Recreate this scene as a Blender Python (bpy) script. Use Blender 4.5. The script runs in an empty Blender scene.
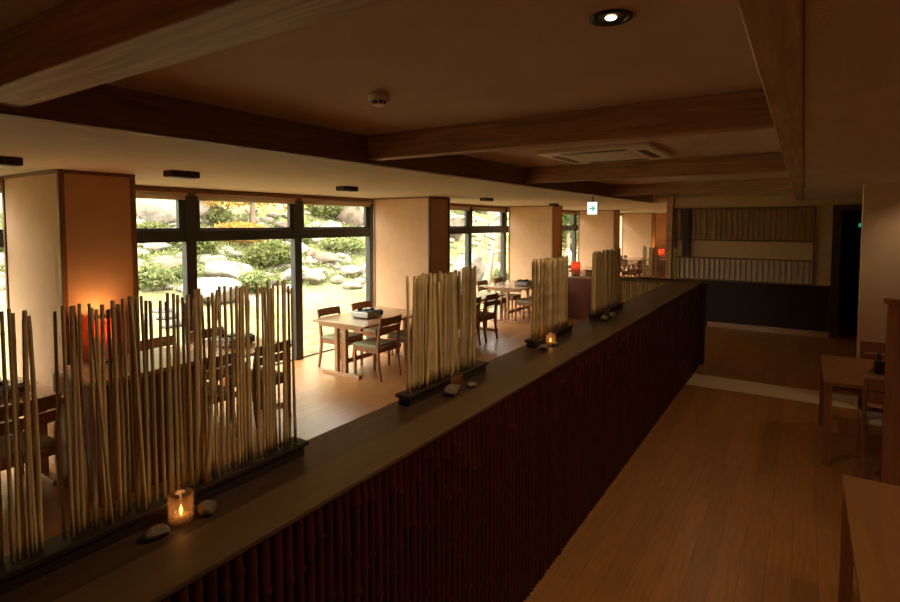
import bpy, math, random
from mathutils import Vector, Matrix, noise
random.seed(7)
C = bpy.context.scene.collection
PI = math.pi

# ------------------------------------------------------------------ materials
def nm(name):
    m = bpy.data.materials.new(name); m.use_nodes = True
    nt = m.node_tree; nt.nodes.clear()
    out = nt.nodes.new('ShaderNodeOutputMaterial')
    return m, nt, out
def N(nt, t, **k):
    n = nt.nodes.new(t)
    for a, v in k.items(): setattr(n, a, v)
    return n
def ramp(nt, fac, stops):
    r = N(nt, 'ShaderNodeValToRGB')
    els = r.color_ramp.elements
    while len(els) < len(stops): els.new(0.5)
    for e, (p, c) in zip(els, stops): e.position = p; e.color = (*c, 1)
    nt.links.new(fac, r.inputs[0]); return r.outputs[0]
def principled(nt, out, rough=.5, spec=.5, metal=0.):
    b = N(nt, 'ShaderNodeBsdfPrincipled')
    b.inputs['Roughness'].default_value = rough
    b.inputs['Specular IOR Level'].default_value = spec
    b.inputs['Metallic'].default_value = metal
    nt.links.new(b.outputs[0], out.inputs[0]); return b
def mul(c, k): return tuple(min(1, x*k) for x in c)
def noisy(name, col, rough=.6, var=.15, scale=6., bump=.0, bscale=60., spec=.4, metal=0., stretch=(1,1,1), island=0.):
    m, nt, out = nm(name)
    b = principled(nt, out, rough, spec, metal)
    tc = N(nt, 'ShaderNodeTexCoord'); mp = N(nt, 'ShaderNodeMapping'); mp.inputs['Scale'].default_value = stretch
    nt.links.new(tc.outputs['Object'], mp.inputs[0])
    no = N(nt, 'ShaderNodeTexNoise'); no.inputs['Scale'].default_value = scale; no.inputs['Detail'].default_value = 5
    nt.links.new(mp.outputs[0], no.inputs[0])
    c = ramp(nt, no.outputs[0], [(.3, mul(col, 1-var)), (.7, mul(col, 1+var))])
    if island:
        g = N(nt, 'ShaderNodeNewGeometry'); hs = N(nt, 'ShaderNodeHueSaturation')
        mr = N(nt, 'ShaderNodeMapRange'); mr.inputs[3].default_value = 1-island; mr.inputs[4].default_value = 1+island
        nt.links.new(g.outputs['Random Per Island'], mr.inputs[0]); nt.links.new(mr.outputs[0], hs.inputs['Value'])
        nt.links.new(c, hs.inputs['Color']); c = hs.outputs[0]
    nt.links.new(c, b.inputs['Base Color'])
    if bump:
        n2 = N(nt, 'ShaderNodeTexNoise'); n2.inputs['Scale'].default_value = bscale; n2.inputs['Detail'].default_value = 3
        nt.links.new(mp.outputs[0], n2.inputs[0])
        bp = N(nt, 'ShaderNodeBump'); bp.inputs['Strength'].default_value = bump; bp.inputs['Distance'].default_value = .02
        nt.links.new(n2.outputs[0], bp.inputs['Height']); nt.links.new(bp.outputs[0], b.inputs['Normal'])
    return m
def wood(name, col, rough=.45, axis=1, var=.3, scale=5., spec=.4, objrand=.0):
    st = [14, 14, 14]; st[axis] = .9
    m, nt, out = nm(name)
    b = principled(nt, out, rough, spec)
    tc = N(nt, 'ShaderNodeTexCoord'); mp = N(nt, 'ShaderNodeMapping'); mp.inputs['Scale'].default_value = st
    nt.links.new(tc.outputs['Object'], mp.inputs[0])
    no = N(nt, 'ShaderNodeTexNoise'); no.inputs['Scale'].default_value = scale*.5; no.inputs['Detail'].default_value = 6; no.inputs['Distortion'].default_value = 1.2
    nt.links.new(mp.outputs[0], no.inputs[0])
    c = ramp(nt, no.outputs[0], [(.28, mul(col, 1-var)), (.52, col), (.75, mul(col, 1+var))])
    if objrand:
        oi = N(nt, 'ShaderNodeObjectInfo'); hs = N(nt, 'ShaderNodeHueSaturation')
        mr = N(nt, 'ShaderNodeMapRange'); mr.inputs[3].default_value = 1-objrand; mr.inputs[4].default_value = 1+objrand
        nt.links.new(oi.outputs['Random'], mr.inputs[0]); nt.links.new(mr.outputs[0], hs.inputs['Value'])
        nt.links.new(c, hs.inputs['Color']); c = hs.outputs[0]
    nt.links.new(c, b.inputs['Base Color'])
    bp = N(nt, 'ShaderNodeBump'); bp.inputs['Strength'].default_value = .12; bp.inputs['Distance'].default_value = .004
    nt.links.new(no.outputs[0], bp.inputs['Height']); nt.links.new(bp.outputs[0], b.inputs['Normal'])
    return m
def floor_mat(name, col):
    m, nt, out = nm(name)
    b = principled(nt, out, .38, .45)
    tc = N(nt, 'ShaderNodeTexCoord'); mp = N(nt, 'ShaderNodeMapping'); mp.inputs['Rotation'].default_value = (0, 0, PI/2)
    nt.links.new(tc.outputs['Object'], mp.inputs[0])
    br = N(nt, 'ShaderNodeTexBrick')
    br.inputs['Color1'].default_value = (*mul(col, .88), 1); br.inputs['Color2'].default_value = (*mul(col, 1.1), 1)
    br.inputs['Mortar'].default_value = (*mul(col, .75), 1)
    br.inputs['Scale'].default_value = 1; br.inputs['Mortar Size'].default_value = .0025
    br.inputs['Brick Width'].default_value = 1.4; br.inputs['Row Height'].default_value = .125
    nt.links.new(mp.outputs[0], br.inputs[0])
    mp2 = N(nt, 'ShaderNodeMapping'); mp2.inputs['Scale'].default_value = (16, 1.2, 1)
    nt.links.new(tc.outputs['Object'], mp2.inputs[0])
    no = N(nt, 'ShaderNodeTexNoise'); no.inputs['Scale'].default_value = 3; no.inputs['Detail'].default_value = 6
    nt.links.new(mp2.outputs[0], no.inputs[0])
    g = ramp(nt, no.outputs[0], [(.3, (.82, .8, .78)), (.7, (1.12, 1.1, 1.08))])
    mx = N(nt, 'ShaderNodeMix', data_type='RGBA', blend_type='MULTIPLY'); mx.inputs[0].default_value = 1
    nt.links.new(br.outputs['Color'], mx.inputs[6]); nt.links.new(g, mx.inputs[7])
    nt.links.new(mx.outputs[2], b.inputs['Base Color'])
    mr = N(nt, 'ShaderNodeMapRange'); mr.inputs[3].default_value = .3; mr.inputs[4].default_value = .4
    nt.links.new(no.outputs[0], mr.inputs[0]); nt.links.new(mr.outputs[0], b.inputs['Roughness'])
    return m
def emit(name, col, s):
    m, nt, out = nm(name); e = N(nt, 'ShaderNodeEmission'); e.inputs[0].default_value = (*col, 1); e.inputs[1].default_value = s
    nt.links.new(e.outputs[0], out.inputs[0]); return m
def pane_mat():
    m, nt, out = nm('window_glass')
    t = N(nt, 'ShaderNodeBsdfTransparent'); t.inputs[0].default_value = (.97, .98, .96, 1)
    g = N(nt, 'ShaderNodeBsdfGlossy'); g.inputs['Roughness'].default_value = .02
    lw = N(nt, 'ShaderNodeLayerWeight'); lw.inputs[0].default_value = .5
    pw = N(nt, 'ShaderNodeMath', operation='POWER'); pw.inputs[1].default_value = 5
    f = N(nt, 'ShaderNodeMapRange'); f.inputs[3].default_value = .02; f.inputs[4].default_value = .55
    mx = N(nt, 'ShaderNodeMixShader')
    nt.links.new(lw.outputs['Facing'], pw.inputs[0]); nt.links.new(pw.outputs[0], f.inputs[0]); nt.links.new(f.outputs[0], mx.inputs[0]); nt.links.new(t.outputs[0], mx.inputs[1]); nt.links.new(g.outputs[0], mx.inputs[2])
    nt.links.new(mx.outputs[0], out.inputs[0]); return m
def shade_mat(name, col, e):
    m, nt, out = nm(name)
    d = N(nt, 'ShaderNodeBsdfDiffuse'); d.inputs[0].default_value = (*col, 1)
    t = N(nt, 'ShaderNodeBsdfTranslucent'); t.inputs[0].default_value = (*col, 1)
    em = N(nt, 'ShaderNodeEmission'); em.inputs[0].default_value = (*col, 1); em.inputs[1].default_value = e
    mx = N(nt, 'ShaderNodeMixShader'); mx.inputs[0].default_value = .6
    ad = N(nt, 'ShaderNodeAddShader')
    nt.links.new(d.outputs[0], mx.inputs[1]); nt.links.new(t.outputs[0], mx.inputs[2])
    nt.links.new(mx.outputs[0], ad.inputs[0]); nt.links.new(em.outputs[0], ad.inputs[1])
    nt.links.new(ad.outputs[0], out.inputs[0]); return m
def leaf_mat(name, c1, c2, trans=.35):
    m, nt, out = nm(name)
    g = N(nt, 'ShaderNodeNewGeometry')
    c = ramp(nt, g.outputs['Random Per Island'], [(0., c1), (1., c2)])
    d = N(nt, 'ShaderNodeBsdfDiffuse'); t = N(nt, 'ShaderNodeBsdfTranslucent')
    nt.links.new(c, d.inputs[0]); nt.links.new(c, t.inputs[0])
    mx = N(nt, 'ShaderNodeMixShader'); mx.inputs[0].default_value = trans
    nt.links.new(d.outputs[0], mx.inputs[1]); nt.links.new(t.outputs[0], mx.inputs[2]); nt.links.new(mx.outputs[0], out.inputs[0])
    return m
def ground_mat():
    m, nt, out = nm('garden_ground')
    b = principled(nt, out, .95, .1)
    tc = N(nt, 'ShaderNodeTexCoord')
    n1 = N(nt, 'ShaderNodeTexNoise'); n1.inputs['Scale'].default_value = .35; n1.inputs['Detail'].default_value = 6
    n2 = N(nt, 'ShaderNodeTexNoise'); n2.inputs['Scale'].default_value = 5; n2.inputs['Detail'].default_value = 6
    nt.links.new(tc.outputs['Object'], n1.inputs[0]); nt.links.new(tc.outputs['Object'], n2.inputs[0])
    a = ramp(nt, n1.outputs[0], [(.35, (.13, .14, .05)), (.5, (.18, .17, .08)), (.65, (.21, .18, .12))])
    d = ramp(nt, n2.outputs[0], [(.3, (.55, .55, .5)), (.7, (1.2, 1.2, 1.2))])
    mx = N(nt, 'ShaderNodeMix', data_type='RGBA', blend_type='MULTIPLY'); mx.inputs[0].default_value = 1
    nt.links.new(a, mx.inputs[6]); nt.links.new(d, mx.inputs[7]); nt.links.new(mx.outputs[2], b.inputs['Base Color'])
    bp = N(nt, 'ShaderNodeBump'); bp.inputs['Strength'].default_value = .6; bp.inputs['Distance'].default_value = .08
    nt.links.new(n2.outputs[0], bp.inputs['Height']); nt.links.new(bp.outputs[0], b.inputs['Normal'])
    return m
def rock_mat(name, col):
    m, nt, out = nm(name)
    b = principled(nt, out, .9, .15)
    tc = N(nt, 'ShaderNodeTexCoord')
    n1 = N(nt, 'ShaderNodeTexNoise'); n1.inputs['Scale'].default_value = 2.2; n1.inputs['Detail'].default_value = 9; n1.inputs['Roughness'].default_value = .65
    nt.links.new(tc.outputs['Object'], n1.inputs[0])
    c = ramp(nt, n1.outputs[0], [(.32, mul(col, .3)), (.46, mul(col, .8)), (.66, mul(col, 1.4))])
    nt.links.new(c, b.inputs['Base Color'])
    bp = N(nt, 'ShaderNodeBump'); bp.inputs['Strength'].default_value = .7; bp.inputs['Distance'].default_value = .1
    nt.links.new(n1.outputs[0], bp.inputs['Height']); nt.links.new(bp.outputs[0], b.inputs['Normal'])
    return m
def glass_mat():
    m, nt, out = nm('holder_glass')
    t = N(nt, 'ShaderNodeBsdfTransparent'); t.inputs[0].default_value = (.9, .8, .65, 1)
    l = N(nt, 'ShaderNodeBsdfTranslucent'); l.inputs[0].default_value = (.8, .5, .25, 1)
    g = N(nt, 'ShaderNodeBsdfGlossy'); g.inputs['Roughness'].default_value = .08
    m1 = N(nt, 'ShaderNodeMixShader'); m1.inputs[0].default_value = .2; m2 = N(nt, 'ShaderNodeMixShader'); m2.inputs[0].default_value = .12
    nt.links.new(t.outputs[0], m1.inputs[1]); nt.links.new(l.outputs[0], m1.inputs[2])
    nt.links.new(m1.outputs[0], m2.inputs[1]); nt.links.new(g.outputs[0], m2.inputs[2]); nt.links.new(m2.outputs[0], out.inputs[0]); return m

M = dict(
    floor=floor_mat('wood_floor', (.42, .19, .055)),
    threshold=noisy('threshold_wood', (.78, .62, .42), .45, .08, 3, stretch=(1, 8, 1)),
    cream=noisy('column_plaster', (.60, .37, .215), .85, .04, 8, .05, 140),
    soffit=noisy('soffit_plaster', (.64, .51, .40), .85, .04, 5, .05, 140),
    recess=noisy('recess_plaster', (.62, .47, .39), .9, .06, 3, .15, 90),
    soffit_brown=noisy('brown_plaster', (.67, .49, .37), .85, .06, 4, .35, 120),
    beamY=wood('beam_wood_long', (.25, .15, .085), .6, 1, .35, 4),
    beamR=wood('beam_wood_lit', (.52, .36, .235), .6, 1, .3, 4),  # beam wood again, its colour lightened to carry the brighter light there
    beamX=wood('beam_wood_cross', (.48, .29, .175), .6, 0, .35, 4),
    trim=wood('column_trim_wood', (.22, .11, .05), .5, 2),
    frame=noisy('window_frame_metal', (.035, .035, .032), .45, .1, 5),
    glass=pane_mat(),
    blind=shade_mat('blind_fabric', (.78, .66, .52), 0),
    cap=wood('cap_wood', (.105, .06, .022), .45, 1, .22, 4),
    ledge=wood('ledge_wood', (.065, .036, .02), .38, 1, .4, 5),
    trough=wood('trough_wood', (.028, .018, .013), .45, 1, .2, 4),
    redpole=noisy('red_stained_bamboo', (.05, .0085, .005), .22, .2, 9, stretch=(4, 4, .8), island=.22, spec=.4),
    goldpole=noisy('golden_bamboo', (.42, .27, .10), .45, .2, 9, stretch=(4, 4, .8), island=.2),
    bamboo=wood('dry_bamboo', (.56, .42, .20), .5, 2, .25, 3, objrand=.28),
    table=wood('table_wood', (.44, .25, .135), .2, 1, .2, 4, objrand=.1),
    chair=wood('chair_wood', (.30, .13, .06), .38, 2, .25, 4, objrand=.12),
    seat=noisy('seat_fabric', (.34, .32, .21), .9, .08, 30, .1, 300),
    seat_pale=noisy('pale_seat_fabric', (.62, .58, .48), .9, .06, 30, .1, 300),
    counter=wood('red_counter_wood', (.20, .065, .035), .4, 2, .3, 4),
    counter_top=wood('counter_top_wood', (.50, .32, .17), .35, 1, .15, 4),
    metal=noisy('brushed_metal', (.30, .285, .26), .35, .05, 20, metal=.9),
    black=noisy('black_enamel', (.02, .02, .02), .4, .1, 9),
    red=shade_mat('red_paper_shade', (.62, .19, .10), .10),
    dark=noisy('dark_wood', (.05, .025, .015), .5, .2, 5),
    dado=noisy('dado_wood', (.022, .008, .005), .6, .2, 4, stretch=(6, 6, .6)),
    paper=noisy('shoji_paper', (.60, .43, .24), .8, .05, 12),
    white=noisy('white_plastic', (.88, .84, .79), .45, .03, 10),
    wallr=noisy('tan_plaster', (.74, .53, .37), .85, .05, 5, .15, 120),
    partition=wood('divider_wood', (.30, .125, .05), .42, 2, .2, 4),
    rtable=wood('right_table_wood', (.27, .115, .03), .5, 1, .15, 4),
    stone=rock_mat('river_stone', (.20, .165, .115)),
    wax=noisy('candle_wax', (.8, .72, .58), .5, .03, 9),
    hglass=glass_mat(),
    flame=emit('flame', (1, .55, .18), 10),
    bulb=emit('bulb', (1, .74, .42), 7),
    exitw=emit('sign_white', (.95, 1, .9), 1.35),
    exitg=emit('sign_green', (.10, .62, .36), .95),
    exitg2=emit('sign_green_far', (.1, .8, .5), .3),
    tube=emit('tube_light', (1, .72, .45), .45),
    ground=ground_mat(),
    rock=rock_mat('pale_granite', (.20, .17, .135)),
    rock2=rock_mat('brown_rock', (.12, .09, .065)),
    step=rock_mat('dark_stepping_stone', (.08, .075, .07)),
    green=leaf_mat('green_leaves', (.06, .08, .02), (.18, .18, .07)),
    lime=leaf_mat('pale_green_leaves', (.11, .14, .045), (.23, .24, .11)),
    autumn=leaf_mat('autumn_leaves', (.30, .15, .025), (.38, .26, .07)),
    dgreen=leaf_mat('dark_leaves', (.03, .06, .015), (.10, .14, .045)),
    bark=noisy('bark', (.22, .16, .11), .9, .3, 6, .4, 20),
    palebark=noisy('pale_bark', (.42, .36, .28), .9, .15, 6, .3, 20),
    fence=wood('weathered_fence_wood', (.16, .12, .09), .8, 2),
    extwall=noisy('outer_wall', (.4, .35, .3), .9, .05, 3),
)

# ------------------------------------------------------------------ mesh builder
class MB:
    def __init__(s): s.v = []; s.f = []
    def quad(s, a, b, c, d):
        i = len(s.v); s.v += [a, b, c, d]; s.f.append((i, i+1, i+2, i+3))
    def box(s, x0, x1, y0, y1, z0, z1, mat=None):
        i = len(s.v)
        p = [(x0,y0,z0),(x1,y0,z0),(x1,y1,z0),(x0,y1,z0),(x0,y0,z1),(x1,y0,z1),(x1,y1,z1),(x0,y1,z1)]
        if mat is not None: p = [tuple(mat @ Vector(q)) for q in p]
        s.v += p
        for f in ((3,2,1,0),(4,5,6,7),(0,1,5,4),(1,2,6,5),(2,3,7,6),(3,0,4,7)): s.f.append(tuple(i+k for k in f))
        return s
    def tube(s, pts, rad, seg=8, caps=True):
        pts = [Vector(p) for p in pts]; n = len(pts)
        if not hasattr(rad, '__len__'): rad = [rad]*n
        ring = []
        d0 = (pts[1]-pts[0]).normalized()
        ref = Vector((1,0,0)) if abs(d0.x) < .8 else Vector((0,1,0))
        for k in range(n):
            d = (pts[min(k+1,n-1)]-pts[max(k-1,0)]).normalized()
            u = d.cross(ref).normalized(); w = d.cross(u)
            i = len(s.v); ring.append(i)
            for j in range(seg):
                a = 2*PI*j/seg
                s.v.append(tuple(pts[k]+rad[k]*(math.cos(a)*u+math.sin(a)*w)))
        for k in range(n-1):
            for j in range(seg):
                a, b = ring[k], ring[k+1]; j2 = (j+1) % seg
                s.f.append((a+j, b+j, b+j2, a+j2))
        if caps:
            s.f.append(tuple(ring[0]+j for j in range(seg)))
            s.f.append(tuple(ring[-1]+j for j in reversed(range(seg))))
        return s
    def strip(s, pts, w, t, axis):
        """bar of rectangular section through pts in a plane; w across `axis`, t thickness in plane"""
        pts = [Vector(p) for p in pts]; ax = Vector(axis); n = len(pts); ring = []
        for k in range(n):
            d = (pts[min(k+1,n-1)]-pts[max(k-1,0)]).normalized(); u = d.cross(ax).normalized()
            tt = t[k] if hasattr(t, '__len__') else t
            ring.append(len(s.v))
            for a, b in ((-1,-1),(1,-1),(1,1),(-1,1)): s.v.append(tuple(pts[k]+ax*(a*w/2)+u*(b*tt/2)))
        for k in range(n-1):
            for j in range(4):
                a, b = ring[k], ring[k+1]; j2 = (j+1) % 4
                s.f.append((a+j, a+j2, b+j2, b+j))
        s.f.append(tuple(ring[0]+j for j in reversed(range(4)))); s.f.append(tuple(ring[-1]+j for j in range(4)))
        return s
    def lathe(s, prof, c=(0,0,0), seg=24, closed=False):
        ring = []
        for r, z in prof:
            ring.append(len(s.v))
            for j in range(seg):
                a = 2*PI*j/seg; s.v.append((c[0]+r*math.cos(a), c[1]+r*math.sin(a), c[2]+z))
        m = len(prof)
        for k in range(m if closed else m-1):
            for j in range(seg):
                a, b = ring[k], ring[(k+1) % m]; j2 = (j+1) % seg
                s.f.append((a+j, a+j2, b+j2, b+j))
        if not closed:
            if prof[0][0] > 1e-5: s.f.append(tuple(ring[0]+j for j in reversed(range(seg))))
            if prof[-1][0] > 1e-5: s.f.append(tuple(ring[-1]+j for j in range(seg)))
        return s
    def leaves(s, c, r, n, size, flat=0., shell=.55):
        c = Vector(c)
        for _ in range(n):
            d = Vector((random.gauss(0,1), random.gauss(0,1), random.gauss(0,1))).normalized()
            k = shell+(1-shell)*random.random()
            lump = 1+.25*noise.noise(d*2.3+c)
            p = c+Vector((d.x*r[0], d.y*r[1], d.z*r[2]))*k*lump
            a = Vector((random.gauss(0,1), random.gauss(0,1), random.gauss(0,1-flat))).normalized()
            b = a.cross(Vector((random.gauss(0,1), random.gauss(0,1), random.gauss(0,1)))).normalized()
            l = size*random.uniform(.6, 1.3)
            s.quad(tuple(p-a*l), tuple(p-b*l*.45), tuple(p+a*l), tuple(p+b*l*.45))
        return s
    def build(s, name, mat, parent=None, smooth=False, bevel=0., seg=2, loc=None):
        me = bpy.data.meshes.new(name); me.from_pydata(s.v, [], s.f); me.update()
        me.materials.append(mat)
        if smooth: me.shade_smooth()
        o = bpy.data.objects.new(name, me); C.objects.link(o)
        if parent: o.parent = parent
        if loc: o.location = loc
        if bevel:
            b = o.modifiers.new('bevel', 'BEVEL'); b.width = bevel; b.segments = seg; b.limit_method = 'ANGLE'; b.angle_limit = math.radians(40)
        return o

def empty(name, loc=(0,0,0), rz=0.):
    o = bpy.data.objects.new(name, None); C.objects.link(o); o.location = loc; o.rotation_euler = (0,0,rz); o.empty_display_size = .1
    return o
def tag(o, label=None, cat=None, group=None, kind=None):
    if label: o['label'] = label
    if cat: o['category'] = cat
    if group: o['group'] = group
    if kind: o['kind'] = kind
    return o
def struct(name, mb, mat, label=None, cat=None, parent=None, bevel=0., smooth=False):
    o = mb.build(name, mat, parent, smooth, bevel)
    if not parent: tag(o, label, cat, None, 'structure')
    return o
def copy_tree(o, parent=None):
    c = o.copy(); C.objects.link(c)
    if parent: c.parent = parent
    for ch in [k for k in bpy.data.objects if k.parent == o]: copy_tree(ch, c)
    return c

WX = -6.13          # window plane
ZS = 2.40           # soffit
ZC = 2.59           # recess ceiling
YN, YE = -1.6, 22.4 # near end, dining end
PX = -1.162          # corridor face of the half-height partition
PE = 8.17           # its far end
# ------------------------------------------------------------------ shell
struct('floor', MB().box(WX-.05, 2.7, YN, YE, -.12, 0), M['floor'], 'wooden plank floor of the dining area and the corridor', 'floor')
struct('trim_1', MB().box(PX+.01, 2.69, 7.1, 7.64, 0, .006), M['threshold'], 'pale wooden threshold band crossing the dark corridor floor', 'floor band')
struct('ceiling', MB().box(WX-.2, -2.551, YN, YE, ZS, ZS+.3), M['soffit'], 'cream plaster soffit above the window tables', 'ceiling')
struct('ceiling_recess', MB().box(-2.55, -.01, YN, 11.5, ZC, ZC+.1), M['recess'], 'brown recessed ceiling between the wooden beams', 'ceiling')
struct('ceiling_corridor', MB().box(-.01, 2.7, YN, 11.5, ZS, ZS+.3), M['soffit_brown'], 'brown textured ceiling over the tables right of the corridor', 'ceiling')
struct('ceiling_rear', MB().box(-2.55, 2.7, 11.5, YE, ZS, ZS+.3), M['soffit'], 'low ceiling behind the lattice wall', 'ceiling')
ZB = 2.425
beam = lambda n, m, lab, *a: struct(n, MB().box(*a), M[m], lab, 'beam', bevel=.006)
beam('beam', 'beamY', 'long dark wooden beam edging the cream window soffit', -2.62, -2.55, YN, 11.4, ZS-.004, ZC)
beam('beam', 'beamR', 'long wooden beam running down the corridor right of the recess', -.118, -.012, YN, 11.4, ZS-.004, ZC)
beam('beam', 'beamX', 'closest cross beam at the top left corner of the ceiling recess', -2.55, -.118, .69, .865, ZB, ZC)
beam('beam', 'beamX', 'cross beam between the smoke detector and the ceiling air conditioner', -2.55, -.118, 2.85, 2.965, ZB, ZC)
beam('beam', 'beamX', 'cross beam just behind the ceiling air conditioner', -2.55, -.118, 5.42, 5.54, ZB, ZC)
beam('beam', 'beamX', 'cross beam farthest down the recess, before the lattice wall', -2.55, -.118, 8.6, 8.72, ZB, ZC)
struct('wall_front', MB().box(WX-.2, 2.8, YN-.1, YN, -.12, 2.8), M['wallr'], 'wall closing the room behind the viewer', 'wall')
struct('wall_right', MB().box(2.7, 2.8, YN, YE, -.12, 2.8), M['wallr'], 'far right outer wall beyond the corridor tables', 'wall')
struct('wall_end', MB().box(WX-.2, 2.8, YE, YE+.1, -.12, 2.8), M['cream'], 'cream end wall of the dining area', 'wall')
struct('wall_left', MB().box(WX-.12, WX+.02, YN, YE, 2.31, 2.6), M['trim'], 'wooden header band above the windows', 'wall')
struct('wall_left_light_block', MB().box(WX-.12, WX+.02, YN, .38, -.12, 2.309), M['wallr'], 'unseen wall added left of the first window to cut daylight', 'wall')  # unseen; added so less daylight falls on the nearest column
struct('trim_2', MB().box(WX+.02, WX+.06, YN, YE, 2.345, 2.388), M['trim'], 'brown wooden rail above the roller blinds', 'trim')
struct('wall_divider', MB().box(-2.25, -2.16, 11.5, YE, 0, ZS), M['cream'], 'inner wall of the far dining area', 'wall')
struct('wall_corridor', MB().box(.526, 2.69, 7.22, 7.34, .007, ZS-.001), M['wallr'], 'tan plaster wall standing behind the corridor tables', 'wall')

# windows: one per bay of glass, transom at 1.76-1.90
ys = [.45, 2.07, 3.70, 5.33, 6.93, 8.55, 10.14, 11.8, 13.4, 15.05, 16.7, 18.35, 20.0, 21.6]
where = ['tall window left of the nearest column', 'tall window just right of the nearest column, stepping stones outside',
         'tall window with the yellow tree outside', 'tall window behind the table with the gas stove', 'tall window behind the second column',
         'tall window right of the second column', 'tall window with the bare tree outside', 'tall window hidden by the third column',
         'window behind the third column, dining end', 'window beside the far red lamp', 'window behind the fourth column', 'far window past the fourth column',
         'far window before the fifth column', 'last window']
for i in range(len(ys)-1):
    a, b = ys[i], ys[i+1]
    w = empty('window_%d' % (i+1), (WX, a, 0)); tag(w, where[i], 'window', None, 'structure')
    L = b-a; f = MB()
    f.box(-.07, .03, -.065, .065, 0, 2.31)                       # mullion
    f.box(-.055, .02, .065, L-.065, 1.765, 1.90)                 # transom
    f.box(-.03, .0, .065, L-.065, 0, .018)                      # bottom rail
    f.box(-.055, .02, .065, L-.065, 2.26, 2.31)
    f.build('window_frame', M['frame'], w, bevel=.004)
    s = MB()
    s.box(-.04, .015, .066, .125, 1.901, 2.259).box(-.04, .015, L-.14, L-.066, 1.901, 2.259)
    s.box(-.04, .015, .125, L-.14, 1.901, 1.93)
    sash = s.build('window_sash', M['frame'], w, bevel=.003)
    MB().box(-.02, -.012, .066, L-.066, .018, 1.765).build('pane', M['glass'], w)
    MB().box(-.02, -.012, .125, L-.14, 1.93, 2.26).build('pane', M['glass'], sash)
    if True:
        r = empty('roller_blind', (WX+.05, a+.06, 2.305))
        tag(r, ['rolled cream blind atop the window left of the nearest column', 'rolled cream blind atop the window over the stepping stones',
            'rolled cream blind atop the window with the yellow tree', 'rolled cream blind atop the window behind the gas stove table',
            'rolled cream blind behind the second column', 'rolled cream blind right of the second column', 'rolled cream blind atop the bare tree window'][i] if i < 7 else
            'rolled cream blind atop a far window, number %d from the bare tree window' % (i-6), 'blind', 'rolled blinds over the windows')
        t = MB(); t.tube([(0, 0, .022), (0, L-.12, .022)], .021, 12); t.build('blind_roll', M['blind'], r, True)
        MB().box(.002, .006, .02, L-.14, -.035, .02).build('blind_fabric', M['blind'], r)
        t = MB(); t.tube([(.004, .02, -.038), (.004, L-.14, -.038)], .007, 8); t.build('bottom_bar', M['blind'], r, True)
    
# columns
cy = [1.85, 6.76, 11.64, 16.44, 21.35]
cl = ['nearest square cream column, lit orange by the red lamp', 'second cream column, beside the table with the gas stove', 'third cream column along the windows',
      'fourth cream column, beyond the far red lamp', 'fifth cream column, farthest down the dining area']
for y, lab in zip(cy, cl):
    c = empty('column', (-4.8, y, 0)); tag(c, lab, 'column', None, 'structure')
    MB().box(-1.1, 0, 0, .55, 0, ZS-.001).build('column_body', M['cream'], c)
    for (u, v, nmx) in ((.001, -.001, 'corner_trim'), (.001, .551, 'corner_trim'), (-1.101, -.001, 'corner_trim')):
        MB().box(u-.022, u+.012, v-.012 if v < .3 else v-.03, v+.03 if v < .3 else v+.012, 0, ZS-.002).build(nmx, M['trim'], c, bevel=.003)
    MB().box(-1.089, .009, -.009, .559, ZS-.03, ZS-.003).build('top_trim', M['trim'], c)

# half-height partition with red bamboo cladding
p = empty('wall_partition', (0, 0, 0)); tag(p, 'half-height corridor partition clad in dark red bamboo poles', 'partition', None, 'structure')
MB().box(-1.52, PX-.03, -1.5, PE, 0, 1.1).build('partition_core', M['dark'], p)
cl_ = MB(); y = -1.48
while y < PE:
    r = random.uniform(.0165, .021); y += r
    pts = []; rad = []; z = 0.; zz = random.uniform(-.1, .15)
    pts.append((PX-.022, y, 0)); rad.append(r)
    while zz < 1.1:
        if zz > .02:
            for dz, k in ((-.012, 1), (-.004, 1.18), (.003, 1.18), (.010, .95)): pts.append((PX-.022+.004*k, y, zz+dz)); rad.append(r*k)
        zz += random.uniform(.16, .30)
    pts.append((PX-.022, y, 1.142)); rad.append(r)
    cl_.tube(pts, rad, 8, False); y += r+.001
cl_.build('bamboo_cladding', M['redpole'], p, True)
MB().box(-1.345, -1.168, -1.5, PE+.02, 1.143, 1.16).build('cap_board', M['cap'], p, bevel=.003)
MB().box(-1.57, -1.346, -1.5, PE+.02, 1.105, 1.152).build('ledge_board', M['ledge'], p, bevel=.003)
# cross partition at its far end
p = empty('wall_partition_cross', (0, 0, 0)); tag(p, 'low cross partition of golden bamboo closing the far end of the ledge', 'partition', None, 'structure')
MB().box(-2.42, -1.13, PE+.06, PE+.2, 0, 1.12).build('partition_core', M['dark'], p)
g = MB(); x = -2.41
while x < -1.58:
    r = random.uniform(.017, .021); x += r
    g.tube([(x, PE+.045, 0), (x, PE+.045, .4), (x, PE+.045, 1.12)], r, 8, False); x += r
g.build('bamboo_cladding', M['goldpole'], p, True)
MB().box(-2.44, -1.12, PE+.025, PE+.26, 1.12, 1.165).build('cap_board', M['cap'], p, bevel=.005)

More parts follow.
